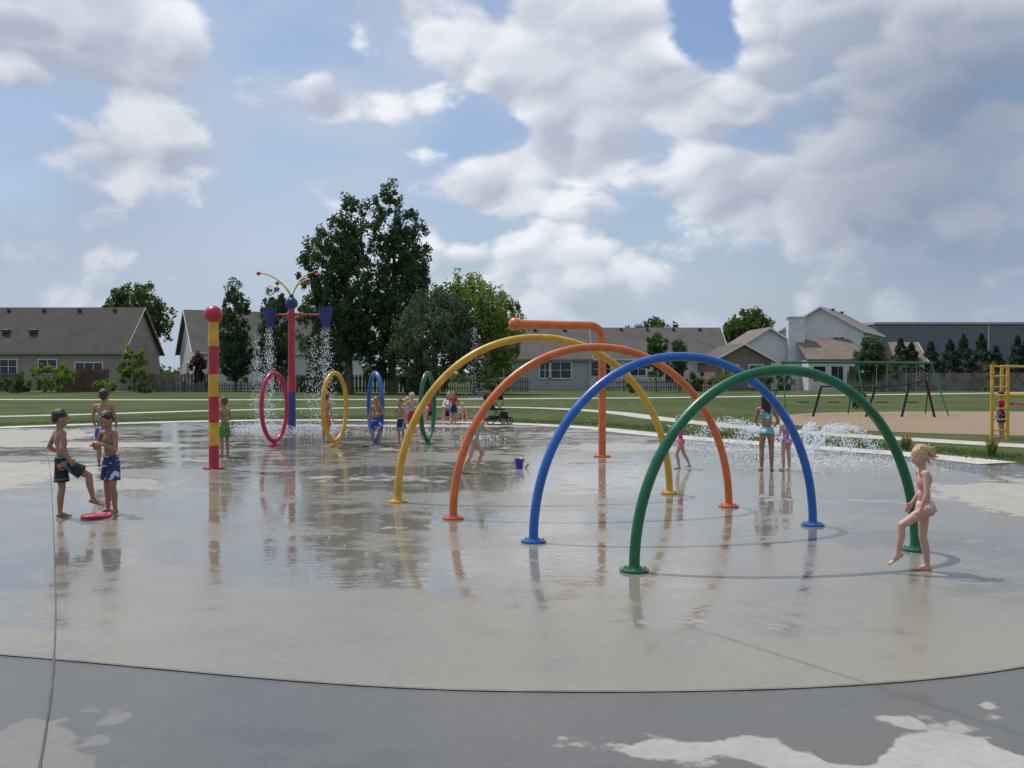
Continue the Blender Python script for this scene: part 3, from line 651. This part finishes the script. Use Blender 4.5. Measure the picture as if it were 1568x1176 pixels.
for (x_,y_,s_) in [(8.8,21.9,.8),(9.9,20.2,1.0),(10.6,19.3,.9),(7.2,24.1,.6),(11.4,20.6,.8),(5.6,27.2,.5),(9.3,23.0,.5),(12.6,18.6,.9)]:
    k=140; a=rng.uniform(0,2*math.pi,k); ln=rng.uniform(.25,.55,k)*s_; lean=rng.uniform(.1,.75,k); B=MB()
    for i in range(k):
        dx,dy=math.cos(a[i]),math.sin(a[i]); p0=np.array([dx*.04,dy*.04,0]); p1=p0+np.array([dx*lean[i]*.35,dy*lean[i]*.35,.7])*ln[i]; p2=p0+np.array([dx*lean[i],dy*lean[i],1-.3*lean[i]])*ln[i]; sd=np.array([-dy,dx,0])*.005
        B.add([p0-sd,p0+sd,p1+sd,p2,p1-sd],[[0,1,2,4],[4,2,3]])
    B.obj('ornamental_grass',LM['straw'],None,(x_,y_,.0),0,False)
n=20000; t=rng.uniform(0,1,n); vp=np.array(catmull([(13,17.0),(10.2,19.0),(9.7,21.2),(8.2,23.3),(6.1,26),(4.7,28.7),(3.0,32.2),(.1,34.8),(-4.5,36.9),(-9.5,36.9),(-13.8,34.9),(-17.5,31.6),(-21.8,26.3)],20,False)); ii=(t*(len(vp)-1)).astype(int)
Pg=np.stack([vp[ii,0]+rng.normal(0,.4,n)+.15,vp[ii,1]+rng.normal(0,.4,n)+.15,rng.uniform(.01,.045,n)],1)
leaves_mesh(Pg,.032,0,'grass_verge',LM['mid'],None,.25)

# ------------------------------------------------------------------ buildings
def siding(name,col):
    m,N,b,tc=newmat(name); sp=N.new('ShaderNodeSeparateXYZ'); N.put(sp.inputs[0],tc)
    fz=N.m('FRACT',N.m('MULTIPLY',sp.outputs[2],5.5)); n=N.noise(tc,1.2,4)[0]
    c=N.mix(N.mr(n,.3,.7),[x*.85 for x in col],col); c=N.mix(N.mr(fz,.86,.97,0,.45),c,[x*.5 for x in col])
    N.put(b.inputs['Base Color'],c); b.inputs['Roughness'].default_value=.7; return m
def shingle(name,col):
    m,N,b,tc=newmat(name); n=N.noise(tc,.8,5,.7)[0]; f=N.noise(N.v('MULTIPLY',tc,(3,8,14)),1.5,3,.7)[0]
    c=N.mix(N.mr(n,.3,.7),[x*.8 for x in col],[x*1.15 for x in col]); c=N.mix(N.mr(f,.4,.7,0,.4),c,[x*.5 for x in col])
    N.put(b.inputs['Base Color'],c); b.inputs['Roughness'].default_value=.95; return m
W_t=siding('siding_tan',(.33,.29,.235)); W_w=siding('siding_white',(.72,.72,.71)); W_g=siding('siding_grey',(.42,.43,.43)); W_b=siding('siding_brown',(.24,.17,.13))
R_d=shingle('shingle_dark',(.072,.062,.056)); R_g=shingle('shingle_grey',(.105,.095,.088)); R_t=shingle('shingle_tan',(.19,.15,.125))
glass=M('window_glass',(.03,.04,.05),.08,.2,2,0); trim=M('white_trim',(.70,.70,.68),.5,.05,3,.02); vent=M('roof_vent',(.05,.05,.05),.6,.1,4,0)
def gable(e,pre,x0,x1,y0,y1,he,hr,wm,rm,wins=(),ov=.4,rot=0,gwins=(),vents=3,tm=None):
    tm=tm or trim
    ym=(y0+y1)/2
    B=MB(); V=[(x0,y0,0),(x1,y0,0),(x1,y1,0),(x0,y1,0),(x0,y0,he),(x1,y0,he),(x1,y1,he),(x0,y1,he),(x0,ym,hr-.05),(x1,ym,hr-.05)]
    B.add(V,[[0,1,5,4],[2,3,7,6],[1,2,6,9,5],[3,0,4,8,7]]); B.obj(pre+'walls',wm,e,smooth=False)
    sl=(hr-he)/(ym-y0); ze=he-ov*sl; th=.16; B=MB()
    for ya,yb,yc in((y0-ov,ym,0),(y1+ov,ym,0)):
        V=[(x0-ov,ya,ze),(x1+ov,ya,ze),(x1+ov,yb,hr),(x0-ov,yb,hr)]; V+=[(p[0],p[1],p[2]+th) for p in V]
        B.add(V,[[3,2,1,0],[4,5,6,7],[0,1,5,4],[1,2,6,5],[2,3,7,6],[3,0,4,7]])
    B.obj(pre+'roof',rm,e,smooth=False)
    B=MB(); B.box(((x0+x1)/2,y0-ov-.035,ze+.06),(x1-x0+2*ov,.06,.16))
    for xs in(x0-ov-.03,x1+ov+.03):
        for sgn,ya in((1,y0-ov),(-1,y1+ov)):
            V=[(xs-.025,ya,ze-.04),(xs+.025,ya,ze-.04),(xs+.025,ym,hr-.04),(xs-.025,ym,hr-.04)]; V+=[(p[0],p[1],p[2]+.2) for p in V]
            B.add(V,[[3,2,1,0],[4,5,6,7],[0,1,5,4],[1,2,6,5],[2,3,7,6],[3,0,4,7]])
    for xc in(x0,x1): B.box((xc,y0-.02,he/2),(.1,.1,he-.1))
    B.obj(pre+'trim',tm,e,smooth=False)
    G=MB();T=MB()
    for (cx,cz,ww,wh) in wins:
        G.box((cx,y0-.02,cz),(ww,.06,wh))
        T.box((cx,y0-.045,cz+wh/2+.05),(ww+.2,.09,.1));T.box((cx,y0-.045,cz-wh/2-.05),(ww+.2,.11,.1))
        for sx in(-1,1): T.box((cx+sx*(ww/2+.05),y0-.045,cz),(.1,.088,wh))
        k=max(2,int(round(ww/.8)))
        for i in range(1,k): T.box((cx-ww/2+ww*i/k,y0-.05,cz),(.06,.07,wh))
        if wh<1.7: T.box((cx,y0-.052,cz),(ww,.06,.045))
    for (cy,cz,ww,wh) in gwins:
        G.box((x0-.02,cy,cz),(.06,ww,wh)); T.box((x0-.045,cy,cz+wh/2+.05),(.09,ww+.2,.1));T.box((x0-.045,cy,cz-wh/2-.05),(.11,ww+.2,.1))
        for sx in(-1,1): T.box((x0-.045,cy+sx*(ww/2+.05),cz),(.088,.1,wh))
        T.box((x0-.05,cy,cz),(.07,.05,wh))
    if G.n: G.obj(pre+'window_glass',glass,e,smooth=False); T.obj(pre+'window_frames',trim,e,smooth=False)
    B=MB()
    for i in range(vents):
        xx=x0+(x1-x0)*(i+.7)/(vents+.4); B.box((xx,ym-.5,hr-.5*sl+.30),(.3,.3,.22))
    if vents: B.obj(pre+'roof_vents',vent,e,smooth=False)
tt=M('tan_trim',(.30,.26,.22),.6,.1,3,.02)
e=empty('tan_house',(-45.6,95,0)); gable(e,'',-8,7.8,0,10,3.85,8.2,W_t,R_d,[(-3.2,2.3,1.6,1.3),(.6,2.3,1.7,1.3),(4.6,1.6,2.6,2.1)],vents=4,tm=tt)
B=MB();G=MB()
for cx in(-4.4,-1.7,):
    B.box((cx,2.1,5.80),(.75,.9,.3)); G.box((cx,1.95,5.97),(.6,.75,.06))
B.obj('skylight_frames',vent,e,smooth=False); G.obj('skylight_glass',M('skylight_glass',(.7,.78,.85),.1,.1,2,0),e,smooth=False)
e=empty('white_gable_house',(-31.5,97,0),math.radians(27)); gable(e,'',0,17,-1,9,3.9,8.0,W_w,R_g,[(4,2,1.4,1.3),(9,2,1.4,1.3),(13,1.6,2.2,2)],gwins=[(3.5,2,1.2,1.3)])
e=empty('grey_house',(2.6,95,0)); gable(e,'',-5.4,4.8,0,9,3.15,6.1,W_g,R_g,[(.6,1.95,1.0,1.5),(-3.4,1.95,1.6,1.4),(2.1,1.95,2.0,1.5)],vents=3,tm=tt)
e=empty('grey_ranch_house',(15,105,0)); gable(e,'',-7.8,8.0,0,10,3.3,6.6,W_w,R_g,[(-5.5,2.1,2,1.5),(-1.5,2.1,1.6,1.4),(2.4,1.6,2.0,2.0)],vents=5)
e=empty('brown_porch_house',(22.2,94,0),math.radians(90)); gable(e,'',-.0,9,-2.7,2.7,2.9,4.4,W_b,R_g,gwins=[(1.2,1.6,1.4,1.6),(-1.2,1.4,1.3,2.0)],vents=0)
e=empty('white_two_storey_house',(31.2,99,0),math.radians(62)); gable(e,'',0,13,-4.0,4.0,5.9,8.25,W_w,R_t,[(2,4.6,1.2,1.3),(5.5,4.6,1.2,1.3),(9,4.6,1.2,1.3),(3,1.8,1.2,1.3)],gwins=[(-1.8,4.6,1.0,1.3)],vents=2)
e2=empty('white_chimney_wing',(25.7,98,0),math.radians(90)); gable(e2,'',0,8,-3.0,3.0,4.2,6.1,W_w,R_t,gwins=[(1.6,2.6,1.0,1.3)],vents=0)
B=MB(); B.box((-.45,-2.5,3.55),(.9,1.6,7.1)); B.box((-.45,-2.5,7.2),(1.1,1.8,.14)); B.obj('chimney',W_w,e2,smooth=False)
e=empty('house_sunroom',(31.2,95,0)); B=MB(); B.box((0,1,1.45),(5.4,4,2.9)); B.obj('walls',W_w,e,smooth=False)
B=MB(); B.add([(-3,-1.3,2.85),(3,-1.3,2.85),(2.4,3,5.0),(-3,3,5.0),(-3,-1.3,3.0),(3,-1.3,3.0),(2.4,3,5.15),(-3,3,5.15)],[[3,2,1,0],[4,5,6,7],[0,1,5,4],[1,2,6,5],[2,3,7,6],[3,0,4,7]]); B.obj('roof',R_t,e,smooth=False)
G=MB();
for cx in(-1.7,0,1.7): G.box((cx,-1.02,1.6),(1.1,.06,1.4))
G.obj('window_glass',glass,e,smooth=False)
e=empty('tan_house',(39.5,104,0),math.radians(-8)); gable(e,'',-3.5,4,0,8,2.9,4.9,W_w,R_t,[(0,1.8,1.4,1.3)],vents=1)
e=empty('grey_warehouse',(52,140,0))
m,Nn,b,tc=newmat('metal_cladding'); sp=Nn.new('ShaderNodeSeparateXYZ'); Nn.put(sp.inputs[0],tc); fx=Nn.m('FRACT',Nn.m('MULTIPLY',sp.outputs[0],1.6))
Nn.put(b.inputs['Base Color'],Nn.mix(Nn.mr(fx,.8,.95,0,.5),Nn.mix(Nn.noise(tc,.3,4)[0],(.10,.13,.155),(.15,.18,.205)),(.06,.08,.095))); b.inputs['Roughness'].default_value=.5
B=MB(); B.box((30,22,4.3),(60,44,8.6)); B.obj('walls',m,e,smooth=False)
B=MB(); B.box((30,-.12,8.75),(60.6,.3,.3)); B.box((-.12,22,8.75),(.3,44,.3)); B.box((16,-.08,4.2),(.2,.2,8.3)); B.obj('parapet_trim',M('parapet_trim',(.4,.42,.44),.5,.1,3,.02),e,smooth=False)
B=MB(); B.add([(-.2,-.2,8.9),(60,-.2,8.9),(60,44,9.6),(-.2,44,9.6)],[[0,1,2,3]]); B.obj('roof',R_g,e,smooth=False)
def fence(name,pts,h,m_,pw=.14,gap=.02,rail=True,post=2.4):
    B=MB()
    for (x0,y0),(x1,y1) in zip(pts[:-1],pts[1:]):
        Ld=math.hypot(x1-x0,y1-y0); a=math.atan2(y1-y0,x1-x0); k=int(Ld/(pw+gap))
        for i in range(k):
            t=(i+.5)/k; hh_=h+rng.uniform(-.03,.03); B.box((x0+(x1-x0)*t,y0+(y1-y0)*t,hh_/2),(pw,.025,hh_),a)
        for i in range(int(Ld/post)+1):
            t=i*post/Ld; B.box((x0+(x1-x0)*t-math.sin(a)*-.08,y0+(y1-y0)*t+.09*math.cos(a),h/2+.06),(.11,.11,h+.12),a)
        for zz2 in(.35,h-.3): B.box(((x0+x1)/2+math.sin(a)*-.04,(y0+y1)/2+.035,zz2),(Ld,.04,.09),a)
    return B.obj(name,m_,None,smooth=False)
fw=M('weathered_wood',(.17,.145,.125),.9,.4,1.5,.4,0,12); fr_=M('red_cedar',(.13,.065,.045),.9,.3,1.5,.4,0,12); fd=M('dark_wood',(.10,.085,.075),.9,.4,1.5,.4,0,12)
fence('wooden_fence',[(30.5,89),(75,92)],1.7,fw,.3,.03)
fence('wooden_fence',[(-34,88),(-27,88.5)],1.6,fw,.25,.04)
fence('wooden_fence',[(-20,86),(-6,86)],1.5,fd,.2,.12)
fence('picket_fence',[(-31,85.5),(-20,86)],.9,fd,.08,.14)
fence('picket_fence',[(-6,86),(1.5,86.5)],1.2,fw,.1,.12)
fence('cedar_fence',[(-40.5,87),(-35.8,87)],2.0,fr_,.2,.02)
fence('cedar_fence',[(-56,88),(-44,88)],1.7,fd,.2,.05)
fence('picket_fence',[(8,91),(20,91)],1.1,fw,.1,.12)

# playground
e=empty('swing_set',(14.1,40,0)); gm=paint('green'); B=MB(); B.tube([(-3.1,0,2.15),(0,0,2.15),(3.1,0,2.12)],.05,10); B.obj('top_bar',gm,e)
blk2=M('rubber',(.02,.02,.02),.8,.1,5,.1)
B=MB()
for xx_ in(-3.0,0,3.0):
    for sy in(-1,1): B.tube([(xx_,0,2.13),(xx_+.25*np.sign(xx_),sy*1.1,0)],.03,8)
B.obj('frame_legs',gm,e)
B=MB();C2=MB()
for xx_ in(-2.2,-1.0,1.0,2.2):
    for o in(-.22,.22): C2.tube([(xx_+o,0,2.1),(xx_+o*.9,0,.55)],.009,5)
    B.box((xx_,0,.53),(.46,.18,.04))
C2.obj('chains',steel,e); B.obj('seats',blk2,e,smooth=False)
e=empty('climbing_frame',(16.4,38,0)); B=MB()
for (a0,a1) in [((0,0,0),(-.3,.1,1.45)),((-1.2,.2,0),(-.9,.2,1.3)),((-2.6,.2,0),(-2.2,.2,1.2)),((-4.6,.4,0),(-4.3,.3,1.2))]: B.tube([a0,a1],.05,8)
B.tube([(-.3,.1,1.45),(-.9,.2,1.3),(-2.2,.2,1.15),(-4.3,.3,1.2)],.03,8); B.obj('frame',blk2,e)
e=empty('playground_climber',(13.35,25.3,0)); ym_=paint('yellow'); B=MB()
for (a_,b_) in[(-.95,0),(-.55,0),(.25,0),(1.1,0),(-.1,1.2),(.6,1.2),(1.3,1.2)]: B.tube([(a_,b_,0),(a_,b_,1.95)],.045,10)
for zz3 in(1.15,1.9):
    B.tube([(-.95,0,zz3),(1.1,0,zz3)],.025,8); B.tube([(-.1,1.2,zz3),(1.3,1.2,zz3)],.025,8)
for i in range(6): B.tube([(-.95,0,.25+.28*i),(-.55,0,.25+.28*i)],.018,8)
B.obj('posts_and_rails',ym_,e)
B=MB(); B.box((.7,.6,.9),(1.2,1.1,.07)); B.obj('deck',M('deck_mat',(.25,.06,.05),.6,.2,5,.1),e,smooth=False)
